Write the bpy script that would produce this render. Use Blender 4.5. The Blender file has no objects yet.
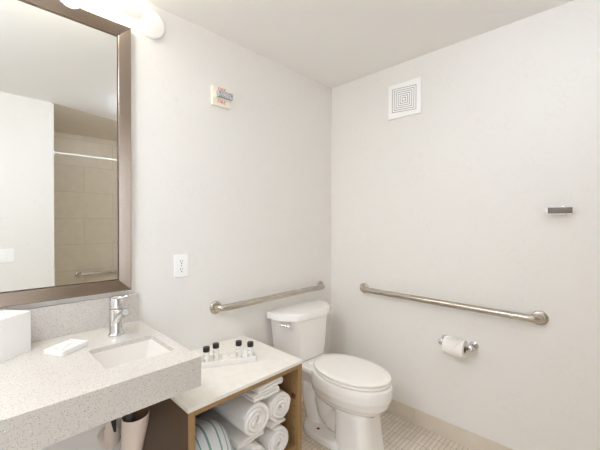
import bpy, bmesh, math, random
from mathutils import Vector, Matrix, noise
random.seed(7)
PI = math.pi
C = bpy.context.scene.collection
H = 2.44

# ------------------------------------------------------------------ materials
def lin(c):
    return tuple(((v/255)/12.92 if v/255 <= .04045 else ((v/255+.055)/1.055)**2.4) for v in c)
def mat(name, rgb, rough=.5, metal=0., bump=None, spec=.5, coat=0., trans=0., aniso=0., sheen=0.):
    m = bpy.data.materials.new(name); m.use_nodes = True
    N = m.node_tree.nodes; L = m.node_tree.links; b = N['Principled BSDF']
    b.inputs['Base Color'].default_value = (*lin(rgb), 1)
    b.inputs['Roughness'].default_value = rough; b.inputs['Metallic'].default_value = metal
    b.inputs['Specular IOR Level'].default_value = spec; b.inputs['Coat Weight'].default_value = coat
    b.inputs['Transmission Weight'].default_value = trans
    b.inputs['Anisotropic'].default_value = aniso
    b.inputs['Sheen Weight'].default_value = sheen
    if bump:
        sc, st = bump
        t = N.new('ShaderNodeTexCoord'); n = N.new('ShaderNodeTexNoise'); n.inputs['Scale'].default_value = sc
        n.inputs['Detail'].default_value = 4
        bp = N.new('ShaderNodeBump'); bp.inputs['Strength'].default_value = st; bp.inputs['Distance'].default_value = .004
        L.new(t.outputs['Object'], n.inputs['Vector']); L.new(n.outputs['Fac'], bp.inputs['Height'])
        L.new(bp.outputs['Normal'], b.inputs['Normal'])
    return m
def nodes(m): return m.node_tree.nodes, m.node_tree.links, m.node_tree.nodes['Principled BSDF']
def node(N, t, **kw):
    n = N.new(t)
    for k, v in kw.items():
        if k in n.inputs: n.inputs[k].default_value = v
        else: setattr(n, k, v)
    return n
def ramp(N, pts):
    r = N.new('ShaderNodeValToRGB'); e = r.color_ramp.elements
    while len(e) < len(pts): e.new(.5)
    for i, (p, c) in enumerate(pts):
        e[i].position = p; e[i].color = (*c, 1) if isinstance(c, tuple) else (c, c, c, 1)
    return r
def mix(N, L, fac, a, b):
    m = N.new('ShaderNodeMix'); m.data_type = 'RGBA'
    for s, v in ((0, fac), (6, a), (7, b)):
        if hasattr(v, 'is_output'): L.new(v, m.inputs[s])
        else: m.inputs[s].default_value = v if s == 0 else (*v, 1)
    return m.outputs[2]

def wallpaper():
    m = mat('pebble_wallpaper', (236, 234, 230), .62, spec=.3); N, L, b = nodes(m)
    t = node(N, 'ShaderNodeTexCoord')
    ns = node(N, 'ShaderNodeTexNoise', Scale=9.); ad = node(N, 'ShaderNodeVectorMath', operation='MULTIPLY_ADD')
    ad.inputs[1].default_value = (.03, .03, .03); L.new(t.outputs['Object'], ns.inputs['Vector'])
    L.new(ns.outputs['Color'], ad.inputs[0]); L.new(t.outputs['Object'], ad.inputs[2])
    v = node(N, 'ShaderNodeTexVoronoi', Scale=17., Randomness=.8); L.new(ad.outputs[0], v.inputs['Vector'])
    r = ramp(N, [(.0, 0.), (.34, 0.), (.40, 1.), (.46, 0.)]); L.new(v.outputs['Distance'], r.inputs[0])
    v2 = node(N, 'ShaderNodeTexNoise', Scale=5.); L.new(t.outputs['Object'], v2.inputs['Vector'])
    r2 = ramp(N, [(.4, .0), (.62, .16)]); L.new(v2.outputs['Fac'], r2.inputs[0])
    mu = node(N, 'ShaderNodeMath', operation='MULTIPLY'); L.new(r.outputs[0], mu.inputs[0]); L.new(r2.outputs[0], mu.inputs[1])
    c = mix(N, L, mu.outputs[0], lin((236, 234, 230)), lin((212, 205, 190)))
    L.new(c, b.inputs['Base Color'])
    n3 = node(N, 'ShaderNodeTexNoise', Scale=160.); L.new(t.outputs['Object'], n3.inputs['Vector'])
    bp = node(N, 'ShaderNodeBump', Strength=.06, Distance=.002); L.new(n3.outputs['Fac'], bp.inputs['Height']); L.new(bp.outputs[0], b.inputs['Normal'])
    return m
def tile_mat(name, base, grout, pitch, line, off=(0, 0, 0), axes=(0, 1), stagger=False, rough=.4, var=.05):
    """rectangular tiles in object coordinates: pitch and grout width along the two chosen axes"""
    m = mat(name, base, rough); N, L, b = nodes(m)
    t = node(N, 'ShaderNodeTexCoord'); s = node(N, 'ShaderNodeSeparateXYZ'); L.new(t.outputs['Object'], s.inputs[0])
    def M(op, a, c=None):
        n = node(N, 'ShaderNodeMath', operation=op)
        for i, v in enumerate((a, c)):
            if v is None: continue
            if hasattr(v, 'is_output'): L.new(v, n.inputs[i])
            else: n.inputs[i].default_value = v
        return n.outputs[0]
    v = M('DIVIDE', M('SUBTRACT', s.outputs[axes[1]], off[1]), pitch[1])
    u = M('DIVIDE', M('SUBTRACT', s.outputs[axes[0]], off[0]), pitch[0])
    if stagger: u = M('ADD', u, M('MULTIPLY', M('FLOORED_MODULO', M('FLOOR', v), 2.), .5))
    gu = M('LESS_THAN', M('PINGPONG', u, .5), line/pitch[0]/2); gv = M('LESS_THAN', M('PINGPONG', v, .5), line/pitch[1]/2)
    g = M('MAXIMUM', gu, gv)
    cv = node(N, 'ShaderNodeCombineXYZ'); L.new(M('FLOOR', M('ADD', u, 0.)), cv.inputs[0]); L.new(M('FLOOR', v), cv.inputs[1])
    wn = node(N, 'ShaderNodeTexWhiteNoise'); L.new(cv.outputs[0], wn.inputs['Vector'])
    bl = lin(base); dk = tuple(x*(1-2*var) for x in bl)
    c1 = mix(N, L, wn.outputs['Value'], bl, dk)
    ns = node(N, 'ShaderNodeTexNoise', Scale=14., Detail=5.); L.new(t.outputs['Object'], ns.inputs['Vector'])
    rr = ramp(N, [(.35, 0.), (.75, .25)]); L.new(ns.outputs['Fac'], rr.inputs[0])
    c1 = mix(N, L, rr.outputs[0], c1, lin(grout))
    L.new(mix(N, L, g, c1, lin(grout)), b.inputs['Base Color'])
    inv = M('SUBTRACT', 1., g)
    bp = node(N, 'ShaderNodeBump', Strength=.4, Distance=.001); L.new(inv, bp.inputs['Height']); L.new(bp.outputs[0], b.inputs['Normal'])
    return m
def quartz(name, base, strength=1.):
    m = mat(name, base, .22, spec=.5); N, L, b = nodes(m)
    t = node(N, 'ShaderNodeTexCoord'); col = lin(base)
    for sc, th, c in ((185., .24, (128, 122, 118)), (125., .14, (74, 66, 60)), (210., .28, (168, 150, 122)), (120., .14, (250, 250, 250))):
        v = node(N, 'ShaderNodeTexVoronoi', Scale=sc); L.new(t.outputs['Object'], v.inputs['Vector'])
        r = ramp(N, [(th*.7, strength), (th, 0.)]); L.new(v.outputs['Distance'], r.inputs[0])
        # only some of the cells carry a chip
        sx = node(N, 'ShaderNodeSeparateColor'); L.new(v.outputs['Color'], sx.inputs[0])
        gt = node(N, 'ShaderNodeMath', operation='GREATER_THAN'); gt.inputs[1].default_value = .45; L.new(sx.outputs[0], gt.inputs[0])
        mu = node(N, 'ShaderNodeMath', operation='MULTIPLY'); L.new(gt.outputs[0], mu.inputs[0]); L.new(r.outputs[0], mu.inputs[1])
        col = mix(N, L, mu.outputs[0], col, lin(c))
    L.new(col, b.inputs['Base Color'])
    return m
def mottled(name, a, c, scale, rough):
    m = mat(name, a, rough); N, L, b = nodes(m)
    t = node(N, 'ShaderNodeTexCoord'); n = node(N, 'ShaderNodeTexNoise', Scale=scale, Detail=6.); L.new(t.outputs['Object'], n.inputs['Vector'])
    r = ramp(N, [(.35, 0.), (.7, 1.)]); L.new(n.outputs['Fac'], r.inputs[0])
    L.new(mix(N, L, r.outputs[0], lin(a), lin(c)), b.inputs['Base Color'])
    return m
def wood(name, a, c):
    m = mat(name, a, .42); N, L, b = nodes(m)
    t = node(N, 'ShaderNodeTexCoord'); mp = node(N, 'ShaderNodeMapping'); mp.inputs['Scale'].default_value = (60, 60, 4)
    L.new(t.outputs['Object'], mp.inputs[0]); n = node(N, 'ShaderNodeTexNoise', Scale=1.2, Detail=6., Distortion=.6); L.new(mp.outputs[0], n.inputs['Vector'])
    r = ramp(N, [(.3, 0.), (.7, 1.)]); L.new(n.outputs['Fac'], r.inputs[0])
    L.new(mix(N, L, r.outputs[0], lin(a), lin(c)), b.inputs['Base Color'])
    return m
def brushed(name, rgb, rough, direction):
    m = mat(name, rgb, rough, 1.); N, L, b = nodes(m)
    t = node(N, 'ShaderNodeTexCoord'); mp = node(N, 'ShaderNodeMapping'); mp.inputs['Scale'].default_value = direction
    L.new(t.outputs['Object'], mp.inputs[0]); n = node(N, 'ShaderNodeTexNoise', Scale=3., Detail=3.); L.new(mp.outputs[0], n.inputs['Vector'])
    mr = node(N, 'ShaderNodeMapRange'); mr.inputs[3].default_value = rough*.75; mr.inputs[4].default_value = rough*1.25
    L.new(n.outputs['Fac'], mr.inputs[0]); L.new(mr.outputs[0], b.inputs['Roughness'])
    return m
def towel_mat(name, rgb, stripe=None):
    m = mat(name, rgb, .95, spec=.1, sheen=.3); N, L, b = nodes(m)
    t = node(N, 'ShaderNodeTexCoord'); n = node(N, 'ShaderNodeTexNoise', Scale=260., Detail=2.); L.new(t.outputs['Object'], n.inputs['Vector'])
    n2 = node(N, 'ShaderNodeTexNoise', Scale=30., Detail=4.); L.new(t.outputs['Object'], n2.inputs['Vector'])
    ad = node(N, 'ShaderNodeMath', operation='ADD'); L.new(n.outputs['Fac'], ad.inputs[0]); L.new(n2.outputs['Fac'], ad.inputs[1])
    bp = node(N, 'ShaderNodeBump', Strength=.55, Distance=.004); L.new(ad.outputs[0], bp.inputs['Height']); L.new(bp.outputs[0], b.inputs['Normal'])
    if stripe:
        uv = node(N, 'ShaderNodeUVMap', uv_map='UVMap'); s = node(N, 'ShaderNodeSeparateXYZ'); L.new(uv.outputs[0], s.inputs[0])
        d = node(N, 'ShaderNodeMath', operation='DIVIDE'); L.new(s.outputs[0], d.inputs[0]); d.inputs[1].default_value = .042
        f = node(N, 'ShaderNodeMath', operation='FRACT'); L.new(d.outputs[0], f.inputs[0])
        l = node(N, 'ShaderNodeMath', operation='LESS_THAN'); L.new(f.outputs[0], l.inputs[0]); l.inputs[1].default_value = .2
        L.new(mix(N, L, l.outputs[0], lin(rgb), lin(stripe)), b.inputs['Base Color'])
    return m
def glow(name, rgb, strength):
    m = bpy.data.materials.new(name); m.use_nodes = True; b = m.node_tree.nodes['Principled BSDF']
    b.inputs['Base Color'].default_value = (.9, .9, .88, 1)
    b.inputs['Emission Color'].default_value = (*lin(rgb), 1); b.inputs['Emission Strength'].default_value = strength
    return m

M_WALL = wallpaper()
M_CEIL = mat('ceiling_paint', (240, 239, 237), .9, bump=(220, .05))
M_FLOOR = tile_mat('floor_mosaic', (232, 221, 207), (168, 149, 129), (.113, .0255), .0026, off=(-.065, -.829, 0), var=.05)
M_SKIRT = mottled('skirting_tile', (222, 212, 198), (214, 204, 189), 9, .4)
M_SHOWER = tile_mat('shower_tile', (214, 203, 184), (180, 167, 148), (.61, .305), .004, off=(-1.118, 1.077, 0), axes=(0, 2), stagger=True, var=.03, rough=.35)
M_SHOWER_S = tile_mat('shower_tile_side', (214, 203, 184), (180, 167, 148), (.61, .305), .004, off=(-2.85, 1.077, 0), axes=(1, 2), stagger=True, var=.03, rough=.35)
M_ADDED_FLOOR = mat('added_floor_carpet', (120, 104, 90), .95, bump=(150, .3))
M_TRIMW = mat('white_trim', (240, 238, 234), .4)
M_QUARTZ = quartz('speckled_quartz', (202, 197, 190))
M_STONE = mottled('cream_stone', (238, 234, 226), (232, 226, 215), 22, .3)
M_WOOD = wood('oak_veneer', (166, 134, 92), (148, 116, 75))
M_WOOD_SHADE = wood('shaded_oak', (94, 70, 45), (87, 64, 41))  # oak darkened in colour to stand for shade, left side and back panel
M_PORC = mat('white_porcelain', (247, 245, 241), .12, coat=.4)
M_BASIN = mat('basin_porcelain', (228, 224, 218), .15, coat=.3)
M_SEAT = mat('seat_plastic', (246, 243, 237), .2)
M_CER = mat('white_ceramic', (240, 238, 234), .25)
M_CHROME = mat('chrome', (222, 222, 222), .07, 1.)
M_STEEL = brushed('brushed_steel', (196, 188, 176), .27, (3, 3, 120))
M_FRAME = brushed('brushed_frame', (158, 144, 132), .22, (2, 2, 60))
M_LIP = mat('frame_lip', (92, 78, 66), .4, .6)
M_MIRROR = mat('mirror_silver', (244, 246, 245), .0, 1.)
M_PLAST = mat('white_plastic', (251, 251, 250), .35)
M_CREAMP = mat('cream_plastic', (248, 242, 226), .4)
M_DARK = mat('dark_slot', (60, 56, 52), .6)
M_AER = mat('aerator_grey', (188, 186, 183), .4)
M_NICKEL = mat('dark_nickel', (118, 112, 106), .25, 1.)
M_GREY = mat('grey_print', (150, 148, 146), .6)
M_BLACK = mat('black_cap', (26, 24, 23), .35)
M_RED = mat('red_print', (206, 96, 84), .6)
M_STROBE = mat('strobe_lens', (214, 214, 218), .15, bump=(150, 1.), spec=.9)
def _strobe():
    N, L, b = nodes(M_STROBE); t = node(N, 'ShaderNodeTexCoord'); v = node(N, 'ShaderNodeTexVoronoi', Scale=130.); L.new(t.outputs['Object'], v.inputs['Vector'])
    r = ramp(N, [(.25, lin((236, 236, 238))), (.6, lin((158, 160, 168)))]); L.new(v.outputs['Distance'], r.inputs[0]); L.new(r.outputs[0], b.inputs['Base Color'])
_strobe()
M_BOTTLE = mat('clear_bottle', (248, 246, 238), .1, trans=.1)
M_TOWEL = towel_mat('terry_towel', (240, 237, 233))
M_STRIPE = towel_mat('striped_terry', (224, 226, 226), (128, 164, 160))
M_PAPER = mat('tissue_paper', (244, 240, 236), .9, bump=(90, .2))
M_CARD = mat('cardboard_core', (120, 96, 72), .9)
M_SOAP = mat('soap_wrapper', (245, 236, 229), .5)
M_SLEEVE = mat('pipe_cover_vinyl', (226, 212, 200), .3)
M_SLEEVE_IN = mat('pipe_cover_inside', (138, 104, 76), .6)
M_BRASS = mat('brass_valve', (176, 140, 80), .3, 1.)
M_BROWN = mat('brown_plate', (112, 70, 46), .5)
M_GASKET = mat('grey_gasket', (70, 68, 66), .6)
M_TUBE = glow('lamp_glass', (255, 246, 226), 10.)
M_TUBE_END = glow('lamp_end_glass', (255, 238, 210), .15)
M_DIFF = glow('fill_lamp_diffuser', (229, 239, 255), 20.)  # emission of the added ceiling fill lamps

# ------------------------------------------------------------------ mesh helpers
def finish(bm, name, m, parent=None, loc=None, rot=None, smooth=True, angle=40, bevel=0., seg=2):
    bmesh.ops.recalc_face_normals(bm, faces=bm.faces)
    me = bpy.data.meshes.new(name); bm.to_mesh(me); bm.free()
    me.materials.append(m)
    o = bpy.data.objects.new(name, me); C.objects.link(o)
    if smooth:
        me.polygons.foreach_set('use_smooth', [True]*len(me.polygons))
        me.set_sharp_from_angle(angle=math.radians(angle))
    if bevel:
        b = o.modifiers.new('bevel', 'BEVEL'); b.width = bevel; b.segments = seg; b.limit_method = 'ANGLE'; b.angle_limit = math.radians(35)
        b.harden_normals = False
    if parent: o.parent = parent
    if loc is not None: o.location = loc
    if rot is not None: o.rotation_euler = rot
    return o
def box(bm, x0, x1, y0, y1, z0, z1):
    vs = [bm.verts.new((x, y, z)) for z in (z0, z1) for x, y in ((x0, y0), (x1, y0), (x1, y1), (x0, y1))]
    for f in ((0, 3, 2, 1), (4, 5, 6, 7), (0, 1, 5, 4), (1, 2, 6, 5), (2, 3, 7, 6), (3, 0, 4, 7)):
        bm.faces.new([vs[i] for i in f])
def boxo(name, m, dims, parent=None, bevel=0., **kw):
    bm = bmesh.new(); box(bm, *dims); return finish(bm, name, m, parent, bevel=bevel, **kw)
def loft(bm, rings, cap0=True, cap1=True, closed=True):
    R = [[bm.verts.new(p) for p in r] for r in rings]
    n = len(R[0])
    for a, b in zip(R, R[1:]):
        for i in range(n if closed else n-1):
            j = (i+1) % n; bm.faces.new((a[i], a[j], b[j], b[i]))
    if cap0: bm.faces.new(R[0][::-1])
    if cap1: bm.faces.new(R[-1])
    return R
def lathe(bm, prof, n=32, M=None, cap0=True, cap1=True):
    """profile of (radius, height) turned about z, then moved by matrix M"""
    rings = []
    for r, h in prof:
        ring = [Vector((r*math.cos(2*PI*i/n), r*math.sin(2*PI*i/n), h)) for i in range(n)]
        rings.append([M @ p for p in ring] if M else ring)
    loft(bm, rings, cap0, cap1)
def axis_matrix(p, d):
    return Matrix.Translation(Vector(p)) @ Vector(d).normalized().to_track_quat('Z', 'Y').to_matrix().to_4x4()
def tube(bm, pts, rad, n=20, cap=True):
    pts = [Vector(p) for p in pts]; rings = []; up = None
    for i, p in enumerate(pts):
        d = (pts[min(i+1, len(pts)-1)]-pts[max(i-1, 0)]).normalized()
        if up is None:
            up = Vector((0, 0, 1)) if abs(d.z) < .9 else Vector((1, 0, 0))
        a = d.cross(up).normalized(); up = a.cross(d).normalized()
        r = rad[i] if isinstance(rad, (list, tuple)) else rad
        rings.append([p+r*(a*math.cos(2*PI*k/n)+up*math.sin(2*PI*k/n)) for k in range(n)])
    loft(bm, rings, cap, cap)
def smooth_path(ctrl, step=8):
    """Catmull-Rom through control points"""
    P = [Vector(c) for c in ctrl]; P = [P[0]*2-P[1]]+P+[P[-1]*2-P[-2]]; out = []
    for i in range(1, len(P)-2):
        for s in range(step):
            t = s/step
            out.append(.5*((2*P[i])+(-P[i-1]+P[i+1])*t+(2*P[i-1]-5*P[i]+4*P[i+1]-P[i+2])*t*t+(-P[i-1]+3*P[i]-3*P[i+1]+P[i+2])*t**3))
    out.append(P[-2]); return out
def empty(name, label, cat, loc=(0, 0, 0), rz=0, group=None):
    o = bpy.data.objects.new(name, None); C.objects.link(o); o.location = loc; o.rotation_euler = (0, 0, rz); o.empty_display_size = .05
    return tag(o, label, cat, group)
def tag(o, label, cat, group=None):
    o['label'] = label; o['category'] = cat
    if group: o['group'] = group
    return o
def struct(o, label=None):
    o['kind'] = 'structure'
    if label: o['label'] = label
    return o
def text(name, body, size, m, parent, loc, rot):
    cu = bpy.data.curves.new(name, 'FONT'); cu.body = body; cu.size = size; cu.extrude = .0006
    cu.align_x = 'CENTER'; cu.align_y = 'CENTER'; cu.materials.append(m); cu.space_character = 1.15
    tmp = bpy.data.objects.new(name+'_curve', cu); C.objects.link(tmp); bpy.context.view_layer.update()
    me = bpy.data.meshes.new_from_object(tmp); bpy.data.objects.remove(tmp); bpy.data.curves.remove(cu)
    if not me.materials: me.materials.append(m)
    o = bpy.data.objects.new(name, me); C.objects.link(o); o.parent = parent; o.location = loc; o.rotation_euler = rot
    return o

# ------------------------------------------------------------------ the room
XL, YF, XA, YA = -2.95, -2.08, -1.533, -2.86     # left wall, wall behind the camera, tub alcove
T = .1
struct(boxo('floor', M_FLOOR, (XL-T, T, YA-T, T, -.1, 0)))
struct(boxo('ceiling', M_CEIL, (XL-T, T, YA-T, T, H, H+.1)))
struct(boxo('wall_back', M_WALL, (XL-T, T, 0, T, 0, H)))
struct(boxo('wall_right', M_WALL, (0, T, YF-.02, 0, 0, H)))
struct(boxo('wall_left', M_WALL, (XL-T, XL, YF, 0, 0, H)))
DX0, DX1, DZ = -2.86, -2.02, 2.06       # unseen doorway added behind the camera to let in fill light
bm = bmesh.new(); box(bm, XL-T, DX0, YF-T, YF, 0, H); box(bm, DX1, XA, YF-T, YF, 0, H); box(bm, DX0, DX1, YF-T, YF, DZ, H)
struct(finish(bm, 'wall_front', M_WALL, smooth=False))
bm = bmesh.new(); box(bm, DX0-.06, DX0+.015, YF-T-.015, YF+.015, 0, DZ+.06); box(bm, DX1-.015, DX1+.06, YF-T-.015, YF+.015, 0, DZ+.06); box(bm, DX0+.015, DX1-.015, YF-T-.015, YF+.015, DZ-.015, DZ+.06)
struct(finish(bm, 'trim_2', M_TRIMW, smooth=False))
struct(boxo('wall_alcove_back', M_SHOWER, (XA-T, T, YA-T, YA, 0, H)))
struct(boxo('wall_alcove_left', M_SHOWER_S, (XA-T, XA, YA, YF-T, 0, H)))
struct(boxo('wall_alcove_right', M_SHOWER_S, (0, T, YA, YF-.02, 0, H)))
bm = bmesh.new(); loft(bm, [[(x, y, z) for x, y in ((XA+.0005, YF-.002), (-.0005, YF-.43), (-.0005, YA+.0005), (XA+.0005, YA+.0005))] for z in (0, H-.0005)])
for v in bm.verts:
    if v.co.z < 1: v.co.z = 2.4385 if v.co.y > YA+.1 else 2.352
struct(finish(bm, 'ceiling_alcove', mat('alcove_ceiling_beige', (214, 205, 190), .9), smooth=False))  # darker beige than the room ceiling, front edge slanted
struct(boxo('trim_1', M_TRIMW, (XA+.0005, XA+.010, YF-T-.02, YF+.004, 0, 2.43)))
struct(boxo('floor_added', M_ADDED_FLOOR, (XL-2, T, YA-3.5, YA-T-.001, -.1, -.002)))  # unseen floor added outside the doorway to darken light from below
struct(boxo('floor_threshold_added', M_ADDED_FLOOR, (XL-2, XA-T-.001, YA-T-.001, YF-T, 0.0005, .003)))
# tile skirting with joints
def skirting(name, a, b, wall):
    bm = bmesh.new(); L = .61; s = a
    while s > b:
        e = max(s-L+.003, b)
        if wall == 'x': box(bm, -.005, 0, e, s, 0, .106)
        else: box(bm, e, s, -.005, 0, 0, .106)
        s -= L
    struct(finish(bm, name, M_SKIRT, bevel=.0015))
skirting('baseboard_right', -.122, YF, 'x'); skirting('baseboard_back', -.006, -2.9, 'y')

# ------------------------------------------------------------------ vanity counter with sink
CX, CY, CZ = -1.505, -.622, .868
ct = empty('vanity_counter', 'speckled pale quartz vanity counter with thick grey front apron and square sink', 'counter', (-2.2, -.01, .763))
def at(o, p): o.parent = p; o.matrix_parent_inverse = Matrix.Translation(-p.location) if p.rotation_euler.z == 0 else (Matrix.Translation(p.location) @ Matrix.Rotation(p.rotation_euler.z, 4, 'Z')).inverted(); return o
hx0, hx1, hy0, hy1 = -1.775, -1.543, -.500, -.273
bm = bmesh.new()
def rrect(x0, x1, y0, y1, r, z, k=5):
    pts = []
    for cx, cy, a0 in ((x1-r, y1-r, 0), (x0+r, y1-r, PI/2), (x0+r, y0+r, PI), (x1-r, y0+r, 1.5*PI)):
        for i in range(k+1):
            a = a0+PI/2*i/k; pts.append((cx+r*math.cos(a), cy+r*math.sin(a), z))
    return pts
# top sheet with a rounded rectangular cut-out
hole_t = [bm.verts.new(p) for p in rrect(hx0, hx1, hy0, hy1, .012, CZ)]
hole_b = [bm.verts.new(p) for p in rrect(hx0, hx1, hy0, hy1, .012, CZ-.02)]
X0 = XL+.004
out_t = [bm.verts.new(p) for p in ((CX, -.003, CZ), (X0, -.003, CZ), (X0, CY, CZ), (CX, CY, CZ))]
out_b = [bm.verts.new((v.co.x, v.co.y, CZ-.02)) for v in out_t]
k = 6
for ring_o, ring_h in ((out_t, hole_t), (out_b, hole_b)):
    for c in range(4):
        for i in range(k-1):
            bm.faces.new((ring_o[c], ring_h[c*k+i], ring_h[c*k+i+1]))
        n = (c+1) % 4
        bm.faces.new((ring_o[c], ring_h[c*k+k-1], ring_h[(n*k) % 24], ring_o[n]))
for i in range(24): bm.faces.new((hole_t[i], hole_t[(i+1) % 24], hole_b[(i+1) % 24], hole_b[i]))
for i in range(4): bm.faces.new((out_t[i], out_t[(i+1) % 4], out_b[(i+1) % 4], out_b[i]))
at(finish(bm, 'countertop', M_QUARTZ, smooth=False), ct)
bm = bmesh.new(); box(bm, X0, CX, CY, CY+.022, CZ-.105, CZ-.02); box(bm, CX-.022, CX, CY+.022, -.003, CZ-.105, CZ-.02)
at(finish(bm, 'apron', M_QUARTZ, smooth=False), ct)
at(boxo('backsplash', M_QUARTZ, (X0, CX, -.022, -.002, CZ, 1.0), bevel=.001), ct)
# basin
bm = bmesh.new()
rings = [rrect(hx0-.016, hx1+.016, hy0-.016, hy1+.016, .02, CZ-.0202), rrect(hx0-.002, hx1+.002, hy0-.002, hy1+.002, .014, CZ-.0202),
         rrect(hx0+.004, hx1-.004, hy0+.004, hy1-.004, .02, CZ-.05), rrect(hx0+.012, hx1-.012, hy0+.012, hy1-.012, .025, CZ-.11),
         rrect(hx0+.026, hx1-.026, hy0+.026, hy1-.026, .03, CZ-.132), rrect(hx0+.09, hx1-.09, hy0+.09, hy1-.09, .02, CZ-.138)]
loft(bm, rings, False, True)
sk = at(finish(bm, 'sink_basin', M_BASIN, angle=50), ct)
sk['label'] = 'white porcelain undermount basin'
md = sk.modifiers.new('s', 'SOLIDIFY'); md.thickness = .004; md.offset = 1
bm = bmesh.new(); lathe(bm, [(.022, 0), (.022, .003), (.016, .004), (.0, .0035)][:3], 24, Matrix.Translation((-1.66, -.386, CZ-.138)))
dr = finish(bm, 'drain', M_CHROME); dr.parent = sk; dr.matrix_parent_inverse = Matrix.Translation(-ct.location)
# maker's mark on the back of the basin: linked rings with a line of small characters
bm = bmesh.new()
for dx in (-.0065, .0065):
    ring = [Vector((-1.665+dx+.008*math.cos(a), -.2815, .826+.008*math.sin(a))) for a in [2*PI*i/24 for i in range(25)]]
    tube(bm, ring, .0013, 6, False)
lg = finish(bm, 'basin_mark', M_GASKET); lg.parent = sk; lg.matrix_parent_inverse = Matrix.Translation(-ct.location)

# ------------------------------------------------------------------ faucet
fx, fy = -1.647, -.163
fc = empty('faucet', 'chrome single-lever faucet standing behind the sink basin', 'faucet', (fx, fy, CZ))
bm = bmesh.new(); lathe(bm, [(.0, 0), (.031, 0), (.031, .006), (.027, .010), (.0255, .012), (.0255, .105), (.0265, .107), (.0265, .110), (.0255, .112)], 40)
finish(bm, 'body', M_CHROME, fc)
bm = bmesh.new(); lathe(bm, [(.0245, .1125), (.0265, .114), (.0265, .152), (.024, .158), (.0, .159)][:4], 40)
hd = finish(bm, 'handle', M_CHROME, fc)
bm = bmesh.new(); tube(bm, smooth_path([(0, 0, .150), (.012, -.016, .156), (.026, -.036, .163), (.036, -.050, .168)], 5), [.007]*6+[.0055]*6+[.0045]*4, 12)
finish(bm, 'lever', M_CHROME, hd)
bm = bmesh.new(); tube(bm, smooth_path([(0, 0, .060), (.004, -.028, .082), (.007, -.058, .100), (.010, -.084, .110)], 6), [.0168]*19, 24)
sp = finish(bm, 'spout', M_CHROME, fc)
bm = bmesh.new(); lathe(bm, [(.0, .0), (.013, 0), (.013, .003), (.0, .003)][1:3], 20, axis_matrix((.010, -.084, .110), (.1, -.9, .3)))
finish(bm, 'aerator', M_AER, sp)

# ------------------------------------------------------------------ things on the counter
def ceramic_tray(name, w, d, h, wall, parts_parent=None, m=M_CER):
    """shallow rectangular dish with thin walls, origin at the centre of its base"""
    bm = bmesh.new()
    loft(bm, [rrect(-w/2+.002, w/2-.002, -d/2+.002, d/2-.002, .006, 0), rrect(-w/2, w/2, -d/2, d/2, .006, .003), rrect(-w/2, w/2, -d/2, d/2, .006, h-.001),
              rrect(-w/2+.001, w/2-.001, -d/2+.001, d/2-.001, .005, h), rrect(-w/2+wall, w/2-wall, -d/2+wall, d/2-wall, .004, h),
              rrect(-w/2+wall+.001, w/2-wall-.001, -d/2+wall+.001, d/2-wall-.001, .004, .006)])
    return finish(bm, name, m, parts_parent, angle=35)
a = math.atan2(-.229+.292, -1.761+1.855)
dish = empty('soap_dish', 'small white ceramic soap dish on the counter beside the sink', 'soap dish', ((-1.899-1.761)/2+.0, (-.219-.229)/2+.006, CZ), a)
ceramic_tray('dish', .113, .083, .021, .008, dish)
bm = bmesh.new(); box(bm, -.0475, .0475, -.0035, .0035, .006, .015); finish(bm, 'divider', M_CER, dish, bevel=.001)
bar = boxo('soap_bar', M_SOAP, (-.022, .022, -.014, .014, 0, .014), bevel=.003, seg=3)
bar.location = dish.location+Vector((.012*math.cos(a)-.022*math.sin(a), .012*math.sin(a)+.022*math.cos(a), .0062)); bar.rotation_euler = (0, 0, a)
tag(bar, 'little wrapped soap bar lying in the white soap dish', 'soap')

# tissue box cover: hollow cube with an oval opening
def tissue():
    s, hgt = .125, .148
    u = math.atan2(-.6, -.8)
    ox, oy = -1.921, -.122
    c = Vector((ox, oy, CZ))+Vector((math.cos(u), math.sin(u), 0))*s/2+Vector((-.6, .8, 0))*s/2
    e = empty('tissue_box_cover', 'white cube tissue box cover at the left end of the counter', 'tissue box', c, u)
    bm = bmesh.new()
    def sq(h, z): return rrect(-h, h, -h, h, .004, z, 8)
    def ov(rx, ry, z):
        out = []
        for x, y, _ in sq(s/2, 0):
            a = math.atan2(y, x); out.append((rx*math.cos(a), ry*math.sin(a), z))
        return out
    loft(bm, [sq(s/2, 0), sq(s/2, hgt-.002), sq(s/2-.002, hgt), ov(.042, .026, hgt), ov(.041, .025, hgt-.004), ov(.041, .025, hgt-.03)], True, True)
    finish(bm, 'cover', M_CER, e, angle=40)
    bm = bmesh.new()
    for kx in range(9):
        pass
    rows = []
    for j in range(9):
        rows.append([bm.verts.new((-.024+.006*i, .008*math.sin(i*1.1)*(1-j/12)+.004*math.sin(j*1.7), hgt-.03+.0032*j*(1+.25*math.sin(i*.8+1)))) for i in range(9)])
    for j in range(8):
        for i in range(8): bm.faces.new((rows[j][i], rows[j][i+1], rows[j+1][i+1], rows[j+1][i]))
    t = finish(bm, 'tissue', M_PAPER, e); sm = t.modifiers.new('s', 'SOLIDIFY'); sm.thickness = .0006
tissue()

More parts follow.
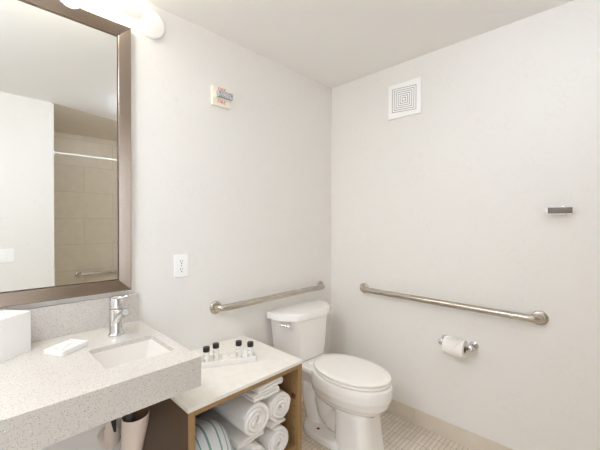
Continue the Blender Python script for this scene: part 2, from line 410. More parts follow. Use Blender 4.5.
# ------------------------------------------------------------------ mirror
mx0, mx1, mz0, mz1, fw = -2.45, -1.541, 1.024, 2.262, .051
mr = empty('wall_mirror', 'rectangular wall mirror in a wide brushed metal frame above the counter', 'mirror', ((mx0+mx1)/2, -.001, mz0))
at(boxo('glass', M_MIRROR, (mx0+fw-.004, mx1-fw+.004, -.010, -.006, mz0+fw-.004, mz1-fw+.004)), mr)['label'] = 'silvered mirror glass'
at(boxo('backing', M_LIP, (mx0+.01, mx1-.01, -.0055, -.001, mz0+.01, mz1-.01)), mr)
def rect_xz(d, y): return [(mx0+d, y, mz0+d), (mx1-d, y, mz0+d), (mx1-d, y, mz1-d), (mx0+d, y, mz1-d)]
bm = bmesh.new(); loft(bm, [rect_xz(0, -.006), rect_xz(0, -.027), rect_xz(.002, -.029), rect_xz(fw-.002, -.0165), rect_xz(fw, -.015), rect_xz(fw, -.0065)], False, False)
at(finish(bm, 'frame', M_FRAME, angle=20), mr)
bm = bmesh.new(); loft(bm, [rect_xz(fw-.001, -.0155), rect_xz(fw+.004, -.0145), rect_xz(fw+.004, -.0105), rect_xz(fw-.001, -.0105)], False, False)
at(finish(bm, 'inner_lip', M_LIP, smooth=False), mr)

# ------------------------------------------------------------------ vanity lamp above the mirror
lm = empty('vanity_lamp', 'glowing glass tube wall lamp with chrome brackets above the mirror', 'lamp', (-1.99, -.001, 2.33))
ly, lz, lr = -.100, 2.306, .027
bm = bmesh.new(); tube(bm, [(-2.42, ly, lz), (-1.60, ly, lz)], lr, 40)
at(finish(bm, 'glass_tube', M_TUBE, angle=60), lm)['label'] = 'lit frosted glass tube'
for x, s in ((-1.60, 1), (-2.42, -1)):
    bm = bmesh.new(); q_ = .080 if s > 0 else .026
    lathe(bm, [(lr+.001, 0), (lr+.001, q_-.008), (lr-.004, q_-.002), (.004, q_)], 40, axis_matrix((x, ly, lz), (s, 0, 0)))
    at(finish(bm, 'end_cap', M_TUBE_END), lm)
for x in (-1.78, -2.20):
    bm = bmesh.new(); lathe(bm, [(.05, 0), (.05, .02), (.045, .028), (.01, .03)], 40, axis_matrix((x, -.001, 2.292), (0, -1, 0)))
    br = at(finish(bm, 'wall_plate', M_CHROME), lm)
    bm = bmesh.new(); tube(bm, smooth_path([(x, -.025, 2.292), (x, -.05, 2.295), (x, -.075, 2.302)], 6), .009, 14)
    lathe(bm, [(lr+.003, -.012), (lr+.003, .012)], 40, axis_matrix((x, ly, lz), (1, 0, 0)), False, False)
    ar = finish(bm, 'arm', M_CHROME); ar.parent = br; ar.matrix_parent_inverse = Matrix.Translation(-lm.location)

# unseen ceiling lamps added to give soft fill light
for clx, cly, clz, cll in ((-2.5, -.80, H, 'added unseen ceiling fill lamp over the left end of the room'), (-.85, -1.62, H, 'added unseen ceiling fill lamp over the middle of the room')):
  cl = empty('added_fill_lamp', cll, 'lamp', (clx, cly, clz), 0, 'added unseen fill lamps')
  bm = bmesh.new(); k_ = 1 if clx < -2 else .5
  lathe(bm, [(.20*k_, 0), (.20*k_, -.02), (.185*k_, -.03)], 48, None, True, False); finish(bm, 'rim', M_STEEL, cl)
  bm = bmesh.new(); lathe(bm, [(.185*k_, -.026), (.175*k_, -.075), (.12*k_, -.105), (.03*k_, -.115)], 48, None, False, True); finish(bm, 'diffuser', M_DIFF, cl)

# ------------------------------------------------------------------ wall fittings on the mirror wall
pl = empty('round_wall_cover', 'round white cover disc on the wall right of the lit lamp', 'cover plate', (-1.445, 0, 2.333))
bm = bmesh.new(); lathe(bm, [(.066, 0), (.070, .003), (.070, .014), (.066, .018), (.02, .0195)], 48, axis_matrix((0, 0, 0), (0, -1, 0)))
finish(bm, 'disc', M_PLAST, pl)

al = empty('fire_alarm', 'cream square fire alarm with clear strobe high on the wall', 'fire alarm', (-1.042, 0, 2.078))
boxo('base', M_CREAMP, (-.062, .062, -.018, 0, -.056, .056), al, bevel=.003)
text('lettering', 'FIRE', .026, M_RED, al, (.0, -.0186, .041), (PI/2, 0, 0)); text('lettering', 'FIRE', .026, M_RED, al, (-.002, -.0186, -.031), (PI/2, 0, 0))
bm = bmesh.new(); box(bm, -.054, .06, -.030, -.018, -.016, .025); hs = finish(bm, 'strobe_housing', M_CREAMP, al, bevel=.003)
bm = bmesh.new(); box(bm, -.044, .058, -.050, -.029, -.012, .024); finish(bm, 'strobe_lens', M_STROBE, hs, bevel=.004)

ol = empty('power_outlet', 'white duplex power outlet on the wall right of the mirror', 'outlet', (-1.283, 0, 1.112))
boxo('plate', M_PLAST, (-.04, .04, -.006, -.0005, -.062, .062), ol, bevel=.003)
for s in (1, -1):
    bm = bmesh.new(); loft(bm, [[(.017*math.cos(a)*1.0, -.006, s*.0215+.0165*max(-.86, min(.86, math.sin(a)))) for a in [2*PI*i/32 for i in range(32)]],
                               [(.0165*math.cos(a), -.0085, s*.0215+.016*max(-.86, min(.86, math.sin(a)))) for a in [2*PI*i/32 for i in range(32)]]])
    rc = finish(bm, 'receptacle', M_PLAST, ol)
    bm = bmesh.new(); box(bm, -.008, -.0055, -.0092, -.0084, s*.0215+.000, s*.0215+.009); box(bm, .0055, .0075, -.0092, -.0084, s*.0215+.001, s*.0215+.008)
    box(bm, -.003, .003, -.0092, -.0084, s*.0215-.011, s*.0215-.006); finish(bm, 'slot', M_DARK, rc, smooth=False)
bm = bmesh.new(); lathe(bm, [(.003, 0), (.003, .001)], 12, axis_matrix((0, -.006, 0), (0, -1, 0))); finish(bm, 'screw', M_GREY, ol)

def grab_bar(name, label, loc, rz, L, rad=.019, off=.05, fl=.038):
    """bar along local x from 0 to L, wall at local y=0, bar on the -y side"""
    e = empty(name, label, 'grab bar', loc, rz, None)
    pts = [(0, -.008, 0), (0, -off*.45, 0), (.010, -off*.80, 0), (.03, -off*.97, 0), (.055, -off, 0), (L-.055, -off, 0), (L-.03, -off*.97, 0), (L-.010, -off*.80, 0), (L, -off*.45, 0), (L, -.008, 0)]
    p = smooth_path(pts[:5], 5)+smooth_path(pts[5:], 5)
    bm = bmesh.new(); tube(bm, p, rad, 28); finish(bm, 'bar', M_STEEL, e)
    for x in (0, L):
        bm = bmesh.new(); lathe(bm, [(fl, 0), (fl, .004), (fl-.003, .009), (fl-.012, .0125), (rad+.002, .013)], 40, axis_matrix((x, -.0005, 0), (0, -1, 0)))
        finish(bm, 'flange', M_STEEL, e)
    return e
grab_bar('grab_bar', 'short brushed steel grab bar on the wall behind the toilet', (-1.072, 0, .847), 0, .93)
grab_bar('grab_bar', 'long brushed steel grab bar on the wall above the paper roll', (0, -.323, .853), -PI/2, 1.072)

# air vent with nested slanting louvres
vt = empty('air_vent', 'square white air vent grille high on the right wall', 'vent', (0, -.637, 2.183), -PI/2)
boxo('frame', M_PLAST, (-.118, .118, -.014, -.0005, -.118, .118), vt, bevel=.004)
for i in range(6):
    r = .087-.0145*i; w = .0035; d = r*.14
    def fr(r, d): return [(-r, r), (r, r-d), (r, -r), (-r, -r+d)]
    o_, i_ = fr(r, d if i < 6 else 0), fr(r-w, d)
    bm = bmesh.new(); loft(bm, [[(x, -.0135, z) for x, z in o_], [(x, -.0146, z) for x, z in o_], [(x, -.0146, z) for x, z in i_], [(x, -.0135, z) for x, z in i_]], False, False)
    finish(bm, 'slot', M_GREY, vt, smooth=False)

hk = empty('robe_hook', 'square chrome robe hook alone on the right wall', 'hook', (0, -1.475, 1.410), -PI/2)
boxo('wall_plate', M_CHROME, (-.024, .024, -.008, -.0005, -.022, .022), hk, bevel=.002)
boxo('stem', M_NICKEL, (-.010, .010, -.032, -.008, -.010, .010), hk, bevel=.001)
boxo('cross_bar', M_NICKEL, (-.045, .049, -.044, -.030, -.014, .015), hk, bevel=.0015)
boxo('end_cap', M_CHROME, (-.058, -.0455, -.043, -.031, -.012, .013), hk, bevel=.001)

tp = empty('paper_holder', 'chrome two-post toilet paper holder on the right wall', 'paper holder', (0, -.990, .622), -PI/2)
for x in (-.070, .092):
    bm = bmesh.new(); lathe(bm, [(.025, 0), (.025, .006), (.019, .012), (.013, .016), (.012, .045), (.017, .052), (.019, .062), (.018, .074), (.012, .079), (.003, .08)], 32, axis_matrix((x, -.0005, 0), (0, -1, 0)))
    finish(bm, 'post', M_CHROME, tp)
bm = bmesh.new(); tube(bm, [(-.070, -.064, -.004), (.092, -.064, -.004)], .008, 16); finish(bm, 'spindle', M_CHROME, tp)
rl = empty('toilet_paper_roll', 'white toilet paper roll with folded point on the wall holder', 'paper roll', (0, -.990, .610), -PI/2)
bm = bmesh.new(); M = axis_matrix((-.049, -.070, 0), (1, 0, 0)); lathe(bm, [(.0205, .0), (.050, 0), (.052, .002), (.052, .112), (.050, .114), (.0205, .114)], 48, M, False, False)
finish(bm, 'roll', M_PAPER, rl)
bm = bmesh.new(); lathe(bm, [(.0205, .0005), (.0205, .1115), (.019, .1115), (.019, .0005), (.0205, .0005)], 32, M, False, False); finish(bm, 'core', M_CARD, rl)
# folded point lying over the front of the roll
bm = bmesh.new(); rows = []
for j in range(9):
    t = j/8; ang = math.radians(78-88*t); hw = .052*(1-t)
    ym, zm = -.070-.0535*math.cos(ang), .0535*math.sin(ang)
    rows.append([bm.verts.new((.008+hw*s, ym, zm)) for s in (-1, -.5, 0, .5, 1)])
for j in range(8):
    for i in range(4): bm.faces.new((rows[j][i], rows[j][i+1], rows[j+1][i+1], rows[j+1][i]))
bmesh.ops.remove_doubles(bm, verts=bm.verts, dist=1e-5)
fp = finish(bm, 'folded_point', M_PAPER, rl); sm = fp.modifiers.new('s', 'SOLIDIFY'); sm.thickness = .0012

# light switches (seen in the mirror)
sw = empty('light_switch', 'white double rocker light switch plate reflected in the mirror', 'light switch', (-1.862, YF, 1.052), PI)
boxo('plate', M_PLAST, (-.058, .058, -.006, -.0005, -.0585, .0585), sw, bevel=.003)
for x in (-.023, .023):
    bm = bmesh.new(); loft(bm, [[(x-.0165, -.006, -.033), (x+.0165, -.006, -.033), (x+.0165, -.006, .033), (x-.0165, -.006, .033)],
                               [(x-.0155, -.0125, -.032), (x+.0155, -.0125, -.032), (x+.0155, -.0075, .032), (x-.0155, -.0075, .032)]])
    finish(bm, 'rocker', M_PLAST, sw, smooth=False, bevel=.001)
# shower rail and bar in the alcove
rod = empty('shower_rod', 'straight white shower curtain rod across the tub alcove in the mirror', 'curtain rod', (XA+.0125, -2.16, 2.000))
bm = bmesh.new(); tube(bm, [(.002, 0, 0), (-XA-.016, 0, 0)], .0075, 20); finish(bm, 'rail', M_PLAST, rod)
for x, s in ((0, 1), (-XA-.0145, -1)):
    bm = bmesh.new(); lathe(bm, [(.03, 0), (.03, .006), (.016, .014)], 28, axis_matrix((x, 0, 0), (s, 0, 0))); finish(bm, 'flange', M_PLAST, rod)
grab_bar('grab_bar', 'steel grab bar on beige shower tile seen only in the mirror', (-.30, YA, .725), PI, .88, rad=.016)

# ------------------------------------------------------------------ open cabinet
X1, X2, YB, ZC = -1.507, -.876, -.526, .637
cb = empty('towel_cabinet', 'open oak towel cabinet with a cream stone top beside the toilet', 'cabinet', ((X1+X2)/2, -.27, 0))
at(boxo('stone_top', M_STONE, (X1, X2, YB, -.003, ZC-.016, ZC), bevel=.002), cb)['label'] = 'cream stone top'
w = .028
at(boxo('side_panel', M_WOOD_SHADE, (X1+.004, X1+.004+w, YB+.006, -.004, 0, ZC-.0165)), cb)['label'] = 'oak side panel under the counter, colour darkened for shade'
at(boxo('face_edge', M_WOOD, (X1+.004, X1+.004+w, YB+.004, YB+.0058, 0, ZC-.0165)), cb)
at(boxo('side_panel', M_WOOD, (X2-.006-w, X2-.006, YB+.004, -.004, 0, ZC-.0165)), cb)
at(boxo('top_rail', M_WOOD, (X1+.0045+w, X2-.0065-w, YB+.004, -.02, ZC-.0365, ZC-.0165)), cb)
at(boxo('bottom_shelf', M_WOOD, (X1+.0045+w, X2-.0065-w, YB+.006, -.02, .175, .197)), cb)
at(boxo('back_panel', M_WOOD_SHADE, (X1+.0045+w, X2-.0065-w, -.0195, -.006, .03, ZC-.0165)), cb)
bm = bmesh.new(); box(bm, X2-.006-w-.004, X2-.006-w, -.505, -.478, .437, .462); lathe(bm, [(.005, 0), (.005, .012)], 10, axis_matrix((X2-.006-w-.003, -.498, .45), (-1, 0, 0)))
at(finish(bm, 'hinge_plate', M_BROWN), cb)['label'] = 'brown metal hinge plate'
for z in (.28, .34, .40, .52):
    bm = bmesh.new(); lathe(bm, [(.0035, 0), (.0035, .0012)], 10, axis_matrix((X2-.006-w, -.495, z), (-1, 0, 0))); at(finish(bm, 'shelf_peg_hole', M_DARK), cb)

# towels ---------------------------------------------------------------
def towel_roll(name, label, x, z, rx, rz, L, y0, m=M_TOWEL, turns=3.2, th=None, seed=0, start=0., group='rolled towels in the open cabinet'):
    """spiral of towelling, axis along y, front end at y0"""
    th = th or min(rx, rz)/(turns+.35); bm = bmesh.new(); uvl = bm.loops.layers.uv.new('UVMap')
    n = int(turns*34); prof = []
    for i in range(n+1):
        f = i/n; a = start+f*turns*2*PI
        prof.append((a, max(.004, (f*turns)*th+.12*th)))
    R = turns*th+th*1.0
    sx, sz = rx/R, rz/R
    ys = [0, .004, .012, .03, .08, .16, L*.75, L-.02, L-.006, L]; shr = [.70, .88, .98, 1, 1, 1, 1, .98, .88, .7]
    def P(a, r, y, s):
        w = 1+.05*noise.noise(Vector((math.cos(a)*2+seed, math.sin(a)*2, y*9+s)))
        return (r*w*math.cos(a)*sx, y, r*w*math.sin(a)*sz)
    grid = []; arc = [0.]
    for i in range(1, len(prof)): arc.append(arc[-1]+(prof[i][0]-prof[i-1][0])*prof[i][1])
    arc = [q*sx*1.0 for q in arc]
    for j, (y, s) in enumerate(zip(ys, shr)):
        ring = []
        tel = .006*noise.noise(Vector((seed*3.1, j*.2, 1)))
        for i, (a, r) in enumerate(prof):
            h = th*.52*s*(1 if 2 < i < n-2 else .5)
            dy = (.004*(1-i/n)+.006*noise.noise(Vector((a*.5, seed, 3.))))*(-1 if j < 5 else 1) if j in (0, 1, 2, 7, 8, 9) else 0
            ring.append((P(a, r+h+th*.5, y+dy, 0), P(a, max(.001, r-h+th*.5), y+dy, 0), arc[i]))
        grid.append(ring)
    V = [[(bm.verts.new(o), bm.verts.new(q), s) for o, q, s in ring] for ring in grid]
    def face(vs, us):
        f = bm.faces.new(vs)
        for lp, u in zip(f.loops, us): lp[uvl].uv = (u, 0)
    m_ = len(V)
    for j in range(m_-1):
        for i in range(n):
            s0, s1 = V[j][i][2], V[j][i+1][2]
            face((V[j][i][0], V[j][i+1][0], V[j+1][i+1][0], V[j+1][i][0]), (s0, s1, s1, s0))
            face((V[j][i][1], V[j+1][i][1], V[j+1][i+1][1], V[j][i+1][1]), (s0, s0, s1, s1))
        for i in (0, n): face((V[j][i][0], V[j+1][i][0], V[j+1][i][1], V[j][i][1]), (V[j][i][2],)*4)
    for j in (0, m_-1):
        for i in range(n):
            s0, s1 = V[j][i][2], V[j][i+1][2]
            face((V[j][i][0], V[j][i][1], V[j][i+1][1], V[j][i+1][0]), (s0, s0, s1, s1))
    o = finish(bm, name, m, None, (x, y0, z), angle=75)
    return tag(o, label, 'towel', group)
def folded_towel(name, label, x0, x1, z0, layers, th, L, y0, tilt=0., m=M_TOWEL, seed=0, group='folded towels in the open cabinet'):
    """towel folded back and forth: serpentine band, front end at y0"""
    w = x1-x0; path = []
    for k_ in range(layers):
        zc = th*(k_+.5)
        xs = [th*.55+(w-th*1.1)*i/10 for i in range(11)]
        if k_ % 2: xs = xs[::-1]
        path += [(q, zc+.0025*math.sin(q*40+seed+k_)) for q in xs]
        if k_ < layers-1:
            s = 1 if k_ % 2 == 0 else -1
            cx = xs[-1]
            for t in (30, 60, 90, 120, 150):
                a = math.radians(-90+t); path.append((cx+s*th*.5*math.cos(a), zc+th*.5+th*.5*math.sin(a)))
    bm = bmesh.new(); uvl = bm.loops.layers.uv.new('UVMap')
    nrm = []
    for i, p in enumerate(path):
        a, b = path[max(i-1, 0)], path[min(i+1, len(path)-1)]; d = Vector((b[0]-a[0], b[1]-a[1])).normalized(); nrm.append(Vector((-d.y, d.x)))
    ys = [0, .004, .014, .04, .12, L-.02, L-.005, L]; sh = [.4, .75, .95, 1, 1, .95, .75, .4]
    rows = []
    for j, (y, s) in enumerate(zip(ys, sh)):
        row = []
        for i, (p, nn) in enumerate(zip(path, nrm)):
            h = th*.49*s*(.6 if i in (0, len(path)-1) else 1)
            yy = y+(.006*noise.noise(Vector((i*.2, seed, 0))) if j < 3 else 0)
            row.append((bm.verts.new((p[0]+nn.x*h, yy, p[1]+nn.y*h)), bm.verts.new((p[0]-nn.x*h, yy, p[1]-nn.y*h))))
        rows.append(row)
    n = len(path)
    for j in range(len(rows)-1):
        for i in range(n-1):
            bm.faces.new((rows[j][i][0], rows[j][i+1][0], rows[j+1][i+1][0], rows[j+1][i][0])); bm.faces.new((rows[j][i][1], rows[j+1][i][1], rows[j+1][i+1][1], rows[j][i+1][1]))
        for i in (0, n-1): bm.faces.new((rows[j][i][0], rows[j+1][i][0], rows[j+1][i][1], rows[j][i][1]))
    for j in (0, len(rows)-1):
        for i in range(n-1): bm.faces.new((rows[j][i][0], rows[j][i][1], rows[j][i+1][1], rows[j][i+1][0]))
    o = finish(bm, name, m, None, (x0, y0, z0), (0, tilt, 0), angle=75)
    return tag(o, label, 'towel', group)
ZS = .1975
towel_roll('rolled_towel', 'white rolled towel at bottom right against the cabinet side', -1.030, ZS+.072, .074, .072, .40, -.505, seed=1, start=.6)
towel_roll('rolled_towel', 'white rolled towel at the bottom, left of the bottom right roll', -1.182, ZS+.066, .074, .066, .40, -.515, seed=2, start=2.2)
folded_towel('folded_towel', 'white folded towel squeezed between the two left rolls', -1.262, -1.108, .333, 2, .0155, .36, -.485, 0, seed=2)
folded_towel('folded_towel', 'white folded towel wedged between the two right rolls', -1.080, -.960, .3425, 1, .024, .34, -.495, 0, seed=5)
towel_roll('rolled_towel', 'white rolled towel in the middle, below the folded towels', -1.170, .3665+.076, .084, .076, .38, -.515, seed=3, start=1.4)
towel_roll('rolled_towel', 'white rolled towel upper right, beside the hinge plate', -1.010, .368+.073, .075, .073, .38, -.505, seed=4, start=3.4)
folded_towel('folded_towel', 'lower of two white folded towels on top of the rolls', -1.192, -1.030, .519, 2, .0185, .34, -.51, 0, seed=7)
folded_towel('folded_towel', 'topmost white folded towel, right under the cabinet top', -1.172, -1.008, .5565, 2, .0185, .34, -.515, 0, seed=9)
def striped_towel():
    bm = bmesh.new(); uvl = bm.loops.layers.uv.new('UVMap'); rows = []; n = 40
    L = .44; rx, rz = .106, .131
    vs = [0, .01, .03, .06, .10, .15, .20, .26, .33, .40, .43, L]
    for v in vs:
        s_ = .66+.34*math.sin(min(1, v/.10)*PI/2)-.42*max(0, (v-.12)/.32)
        row = []
        for i in range(n):
            a = 2*PI*i/n; c, s = math.cos(a), math.sin(a); e = 2/2.7
            w = 1+.035*noise.noise(Vector((c*1.6, s*1.6, v*7)))
            x = rx*math.copysign(abs(c)**e, c)*w*(.75+.25*s_); z = rz+(rz*math.copysign(abs(s)**e, s)*w)*s_ - rz*(1-s_)
            row.append(bm.verts.new((x, v, max(0.001, z))))
        rows.append(row)
    def f(vs_, us):
        q = bm.faces.new(vs_)
        for lp, u in zip(q.loops, us): lp[uvl].uv = (u, 0)
    per = .80
    for a_, b_ in zip(rows, rows[1:]):
        for i in range(n):
            j = (i+1) % n; f((a_[i], a_[j], b_[j], b_[i]), (i/n*per, (i+1)/n*per, (i+1)/n*per, i/n*per))
    for r in (rows[0][::-1], rows[-1]): f(r, [.03]*n)
    o = finish(bm, 'striped_towel', M_STRIPE, None, (-1.364, -.495, ZS), angle=80)
    m_ = o.modifiers.new('s', 'SUBSURF'); m_.levels = m_.render_levels = 1
    return tag(o, 'white towel with teal stripes at the left of the cabinet', 'towel')
striped_towel()

# tray with toiletries on the cabinet ------------------------------------
ang = math.atan2(-.12, .234); ca, sa = math.cos(ang), math.sin(ang)
def tw(u, v): return (-1.296+u*ca-v*sa, -.252+u*sa+v*ca)   # u along the front edge, v to the back
tL, tD = .275, .085
cx_, cy_ = tw(tL/2-.012, tD/2)
tray = ceramic_tray('amenity_tray', tL, tD, .029, .005)
tray.location = (cx_, cy_, ZC+.0003); tray.rotation_euler = (0, 0, ang); tag(tray, 'long white ceramic tray of toiletries on the stone cabinet top', 'tray')
def bottle(label, u, v):
    x, y = tw(u, v); e = empty('toiletry_bottle', label, 'bottle', (x, y, ZC+.0066), ang, 'small toiletry bottles on the white tray')
    bm = bmesh.new(); lathe(bm, [(.0125, 0), (.0145, .002), (.0145, .056), (.012, .061), (.0095, .063), (.0095, .066)], 28); finish(bm, 'body', M_BOTTLE, e)
    bm = bmesh.new(); lathe(bm, [(.0145, .0665), (.0162, .068), (.0162, .087), (.015, .089), (.003, .0895)], 28); finish(bm, 'cap', M_BLACK, e)
    bm = bmesh.new()
    for z0, z1, hw in ((.049, .0515, .006), (.026, .030, .005), (.019, .0225, .005), (.033, .0345, .004)):
        for i in range(4):
            a0 = -PI*.72+(i-2)*hw/.013*.5; a1 = a0+hw/.013*.42
            vs = [bm.verts.new((.0148*math.cos(a), .0148*math.sin(a), z)) for a, z in ((a0, z0), (a1, z0), (a1, z1), (a0, z1))]; bm.faces.new(vs)
    finish(bm, 'print', M_GREY, e)
bottle('leftmost of the four black-capped bottles, nearest the counter corner', .020, .024)
bottle('black-capped bottle second from the left, left of the wrapped soap', .068, .058)
bottle('black-capped bottle just right of the wrapped soap', .182, .056)
bottle('rightmost of the four black-capped bottles on the tray', .237, .024)
x, y = tw(.130, .03)
so = boxo('wrapped_soap', M_SOAP, (-.033, .033, -.015, .015, 0, .032), bevel=.003); so.location = (x, y, ZC+.0066); so.rotation_euler = (0, 0, ang+.05)
tag(so, 'pale pink wrapped soap between the bottles on the tray', 'soap')
pk = boxo('print', M_GREY, (-.008, .004, -.004, -.001, .0321, .0326), so)
x, y = tw(.212, .058)
so = boxo('white_packet', M_PLAST, (-.012, .012, -.006, .006, 0, .036), bevel=.002); so.location = (x, y, ZC+.0066); so.rotation_euler = (0, 0, ang)
tag(so, 'small white packet between the two right bottles on the tray', 'packet')

# ------------------------------------------------------------------ pipe covers under the sink
pc = empty('drain_pipe_cover', 'white vinyl pipe cover with open brown top under the sink', 'pipe cover', (-1.618, -.30, .245))
bm = bmesh.new()
def ell(x, y, z, rx, ry, tl=0., n=32): return [(x+rx*math.cos(2*PI*i/n), y+ry*math.sin(2*PI*i/n), z+tl*math.cos(2*PI*i/n)) for i in range(n)]
loft(bm, [ell(-.03, 0, -.29, .030, .030), ell(-.03, 0, -.1, .030, .030), ell(-.026, 0, .10, .034, .034), ell(-.012, 0, .20, .041, .042), ell(0, 0, .290, .048, .050, .0), ell(.002, 0, .325, .050, .052, .004), ell(.002, 0, .328, .049, .051, .004)], True, False)
finish(bm, 'sleeve', M_SLEEVE, pc, angle=60)
bm = bmesh.new(); loft(bm, [ell(.002, 0, .328, .0488, .0508, .004), ell(0, 0, .30, .0455, .0475), ell(-.012, 0, .21, .038, .039), ell(-.022, 0, .12, .031, .031)], False, True)
finish(bm, 'lining', M_SLEEVE_IN, pc, angle=60)
bm = bmesh.new(); tube(bm, [(-.02, .0, .12), (-.02, 0, .425)], .016, 20); finish(bm, 'drain_pipe', M_GASKET, pc)
vc = empty('valve_cover', 'smaller slit pipe cover on the wall left of the open one', 'pipe cover', (-1.648, -.06, .40))
bm = bmesh.new(); tube(bm, smooth_path([(0, .052, -.03), (0, -.01, -.025), (0, -.05, .0), (-.005, -.065, .05), (-.012, -.07, .13), (-.016, -.07, .21)], 6), [.034]*7+[.034]*6+[.030]*6+[.024]*12, 24)
finish(bm, 'sleeve', M_SLEEVE, vc)
bm = bmesh.new()
loft(bm, [[(-.010+dx*w_, -.091-.006*w_-.004, z), (-.010+dx*w_, -.085, z)] for dx, w_, z in ()] or [[(-.019, -.097, .17), (-.013, -.097, .17), (-.013, -.08, .17), (-.019, -.08, .17)],
      [(-.020, -.101, .11), (.002, -.101, .11), (.002, -.09, .11), (-.020, -.09, .11)], [(-.006, -.096, .05), (.002, -.096, .05), (.002, -.086, .05), (-.006, -.086, .05)]])
finish(bm, 'slit', M_DARK, vc, smooth=False)
bm = bmesh.new(); lathe(bm, [(.006, 0), (.006, .02), (.011, .022), (.011, .034), (.004, .036)], 16, axis_matrix((-.045, -.01, .14), (0, -1, .2))); tube(bm, [(-.045, .055, .14), (-.045, -.012, .14)], .006, 12)
finish(bm, 'valve', M_BRASS, vc)

# ------------------------------------------------------------------ toilet
tx = -.453
tl = empty('toilet', 'white two-piece toilet with closed elongated seat in the corner', 'toilet', (tx, -.40, 0))
def egg(w, yb, yf, z, n=48, sq=2., dx=0., tap=0.):
    """outline round at the front (yf), squarer at the back (yb); y measured from the wall, toilet origin at y=-.40"""
    pts = []
    yc = yb-(yb-yf)*.46
    for i in range(n):
        a = 2*PI*i/n; c, s = math.cos(a), math.sin(a)
        e = 2/sq if s < 0 else 2/3.0
        px = w*math.copysign(abs(c)**e, c); py = math.copysign(abs(s)**e, s)
        if s > 0: px *= 1-tap*py**1.4
        pts.append((px+dx, yc+.40+(py*(yc-yf) if s < 0 else py*(yb-yc)), z))
    return pts
bm = bmesh.new()
# bowl shell and column as one loft
loft(bm, [egg(.126, -.455, -.715, 0, sq=4.), egg(.125, -.455, -.712, .02, sq=4.), egg(.120, -.455, -.700, .10, sq=4.), egg(.116, -.455, -.690, .20, sq=4.), egg(.114, -.455, -.685, .235, sq=4.), egg(.09, -.465, -.66, .27, sq=4.)])
loft(bm, [egg(.06, -.38, -.64, .19, sq=2.), egg(.095, -.33, -.685, .225, sq=2.), egg(.132, -.30, -.735, .262, sq=2.), egg(.160, -.27, -.768, .30, tap=.1), egg(.176, -.25, -.785, .345, tap=.2), egg(.180, -.24, -.789, .385, tap=.3), egg(.178, -.24, -.789, .412, tap=.32), egg(.174, -.242, -.785, .420, tap=.32)])
# deck under the tank
loft(bm, [rrect(-.07, .07, .12, .385, .03, .30), rrect(-.105, .105, .10, .385, .03, .36), rrect(-.125, .125, .08, .385, .03, .39), rrect(-.125, .125, .08, .385, .03, .410), rrect(-.122, .122, .083, .382, .03, .416)])
# foot
loft(bm, [egg(.145, -.195, -.60, 0, sq=2.4), egg(.144, -.195, -.60, .030, sq=2.4), egg(.134, -.203, -.59, .042, sq=2.4)])
# trapway
tube(bm, smooth_path([(0, -.12, .105), (0, -.02, .105), (0, .04, .13), (0, .07, .22), (0, .10, .30), (0, .15, .32), (0, .19, .26), (0, .195, .17), (0, .165, .09), (0, .14, .03)], 6), [.080]*9+[.074]*9+[.068]*19+[.066]*18, 24)
loft(bm, [rrect(-.04, .04, -.10, .20, .02, .0), rrect(-.035, .035, -.10, .22, .02, .33)])
bw = finish(bm, 'bowl', M_PORC, tl)
r_ = bw.modifiers.new('r', 'REMESH'); r_.mode = 'VOXEL'; r_.voxel_size = .0042; r_.use_smooth_shade = True
s_ = bw.modifiers.new('s', 'SMOOTH'); s_.factor = .5; s_.iterations = 5
for s in (-1, 1):
    bm = bmesh.new(); lathe(bm, [(.011, .036), (.011, .042), (.006, .046), (.001, .047)], 16, Matrix.Translation((s*.088, .062, 0)))
    finish(bm, 'floor_bolt', M_BROWN, tl)['label'] = 'dark bolt on the foot'
# tank
def tankring(z, hw, yf, cham, yb=-.022, cl=.10):
    """back straight, long bevelled corners, gently bowed front"""
    pts = [(hw, yb), (hw, -cl), (hw-cham*.25, -cl-.035), (hw-cham, yf+.022), (hw-cham-.025, yf+.006), ((hw-cham)*.5, yf), (0, yf-.002)]
    full = pts+[(-x, y) for x, y in pts[-2::-1]]
    return [(x+.012, y+.40, z) for x, y in full]
bm = bmesh.new()
loft(bm, [tankring(.420, .185, -.198, .045), tankring(.426, .194, -.205, .05), tankring(.50, .203, -.210, .055), tankring(.60, .214, -.216, .06), tankring(.699, .224, -.220, .065), tankring(.704, .220, -.216, .065)])
finish(bm, 'tank', M_PORC, tl, angle=25, bevel=.007, seg=3)
bm = bmesh.new()
loft(bm, [tankring(.7045, .246, -.229, .07, -.012), tankring(.707, .250, -.233, .07, -.010), tankring(.740, .250, -.233, .07, -.010), tankring(.748, .246, -.229, .07, -.013), tankring(.751, .222, -.214, .068, -.025)])
finish(bm, 'tank_lid', M_PORC, tl, angle=50)
# flush lever on the left bevelled corner
lv = empty('flush_lever', None, None); del lv['label'], lv['category']; bpy.data.objects.remove(lv)
bm = bmesh.new(); lathe(bm, [(.013, -.01), (.013, .006), (.009, .010), (.008, .020), (.003, .022)], 20, axis_matrix((-.194, .40-.181, .682), (-.8, -.6, 0)))
tube(bm, [(-.208, .40-.192, .682), (-.222, .40-.170, .685), (-.236, .40-.140, .688)], [.0065, .0065, .0085], 12)
finish(bm, 'flush_lever', M_CHROME, tl)['label'] = 'chrome flush lever'
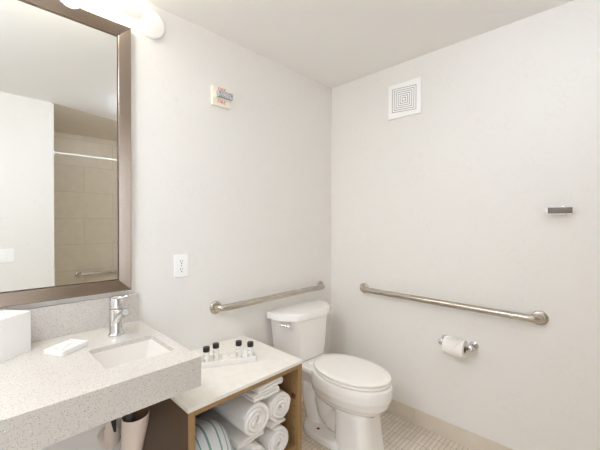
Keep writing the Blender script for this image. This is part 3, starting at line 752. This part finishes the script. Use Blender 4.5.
# seat ring and lid
def slab(name, w, yb, yf, z0, z1, dome=0., m=M_SEAT, edge=.005, sq=2., tap=.27):
    bm = bmesh.new(); q = []
    for t in (0, .35, .7, 1): q.append(egg(w-edge*(1-t)**2*.8, yb-edge*(1-t)**2*.8, yf+edge*(1-t)**2*.8, z0+(z1-z0)*.30*t, sq=sq, tap=tap))
    for t in (.0, .35, .7, 1): q.append(egg(w-edge*t*t, yb-edge*t*t, yf+edge*t*t, z0+(z1-z0)*(.65+.35*t), sq=sq, tap=tap))
    if dome:
        for f in (.8, .5, .2): q.append([(x*f, (yb-(yb-yf)*.5+.40)*(1-f)+y*f, z1+dome*(1-f*f)) for x, y, z in egg(w-edge, yb-edge, yf+edge, z1, sq=sq, tap=tap)])
    loft(bm, q)
    return finish(bm, name, m, tl, angle=60)
slab('seat', .180, -.292, -.778, .4235, .4375)
slab('seat_lid', .180, -.278, -.779, .4435, .458, dome=.003)
for s in (-1, 1):
    bm = bmesh.new(); loft(bm, [rrect(s*.075-.022, s*.075+.022, .122, .160, .01, .4165), rrect(s*.075-.022, s*.075+.022, .122, .160, .01, .434), rrect(s*.075-.018, s*.075+.018, .126, .156, .008, .438)])
    finish(bm, 'hinge_cap', M_SEAT, tl)
bm = bmesh.new(); loft(bm, [rrect(-.11, .11, .21, .36, .02, .4165), rrect(-.11, .11, .21, .36, .02, .4195)]); finish(bm, 'gasket', M_GASKET, tl)

# ------------------------------------------------------------------ camera, world, view
cam = bpy.data.cameras.new('camera'); co = bpy.data.objects.new('camera', cam); C.objects.link(co)
cam.sensor_width = 36; cam.lens = 36*325.05/600; cam.clip_start = .02
yaw, pitch, roll = math.radians(44.336), math.radians(-.577), math.radians(.181)
F = Vector((math.cos(yaw)*math.cos(pitch), math.sin(yaw)*math.cos(pitch), math.sin(pitch)))
Rr = F.cross(Vector((0, 0, 1))).normalized(); U = Rr.cross(F)
R2 = Rr*math.cos(roll)+U*math.sin(roll); U2 = -Rr*math.sin(roll)+U*math.cos(roll)
mw = Matrix((R2, U2, -F)).transposed().to_4x4(); mw.translation = (-2.086, -1.681, 1.35); co.matrix_world = mw
bpy.context.scene.camera = co
wd = bpy.data.worlds.new('world'); bpy.context.scene.world = wd; wd.use_nodes = True
wd.node_tree.nodes['Background'].inputs[0].default_value = (.84, .91, 1., 1); wd.node_tree.nodes['Background'].inputs[1].default_value = 1.7
def area(name, loc, size, sizey, power, rgb, rot=(0, 0, 0), shape='RECTANGLE'):
    l = bpy.data.lights.new(name, 'AREA'); l.shape = shape; l.size = size; l.size_y = sizey; l.energy = power; l.color = lin(rgb)
    o = bpy.data.objects.new(name, l); C.objects.link(o); o.location = loc; o.rotation_euler = rot; return o
pt = area('added_doorway_portal', ((DX0+DX1)/2, YF-T-.03, DZ/2), .8, 2.0, 1, (255, 255, 255), (PI/2, 0, 0)); pt.data.cycles.is_portal = True  # portal guiding world light through the added doorway
vs = bpy.context.scene.view_settings; vs.view_transform = 'Standard'; vs.look = 'None'; vs.gamma = 1; vs.use_curve_mapping = False
cy = bpy.context.scene.cycles; cy.max_bounces = 16; cy.diffuse_bounces = 12; cy.glossy_bounces = 8
vs.exposure = 1.04
bpy.context.scene.display_settings.display_device = 'sRGB'
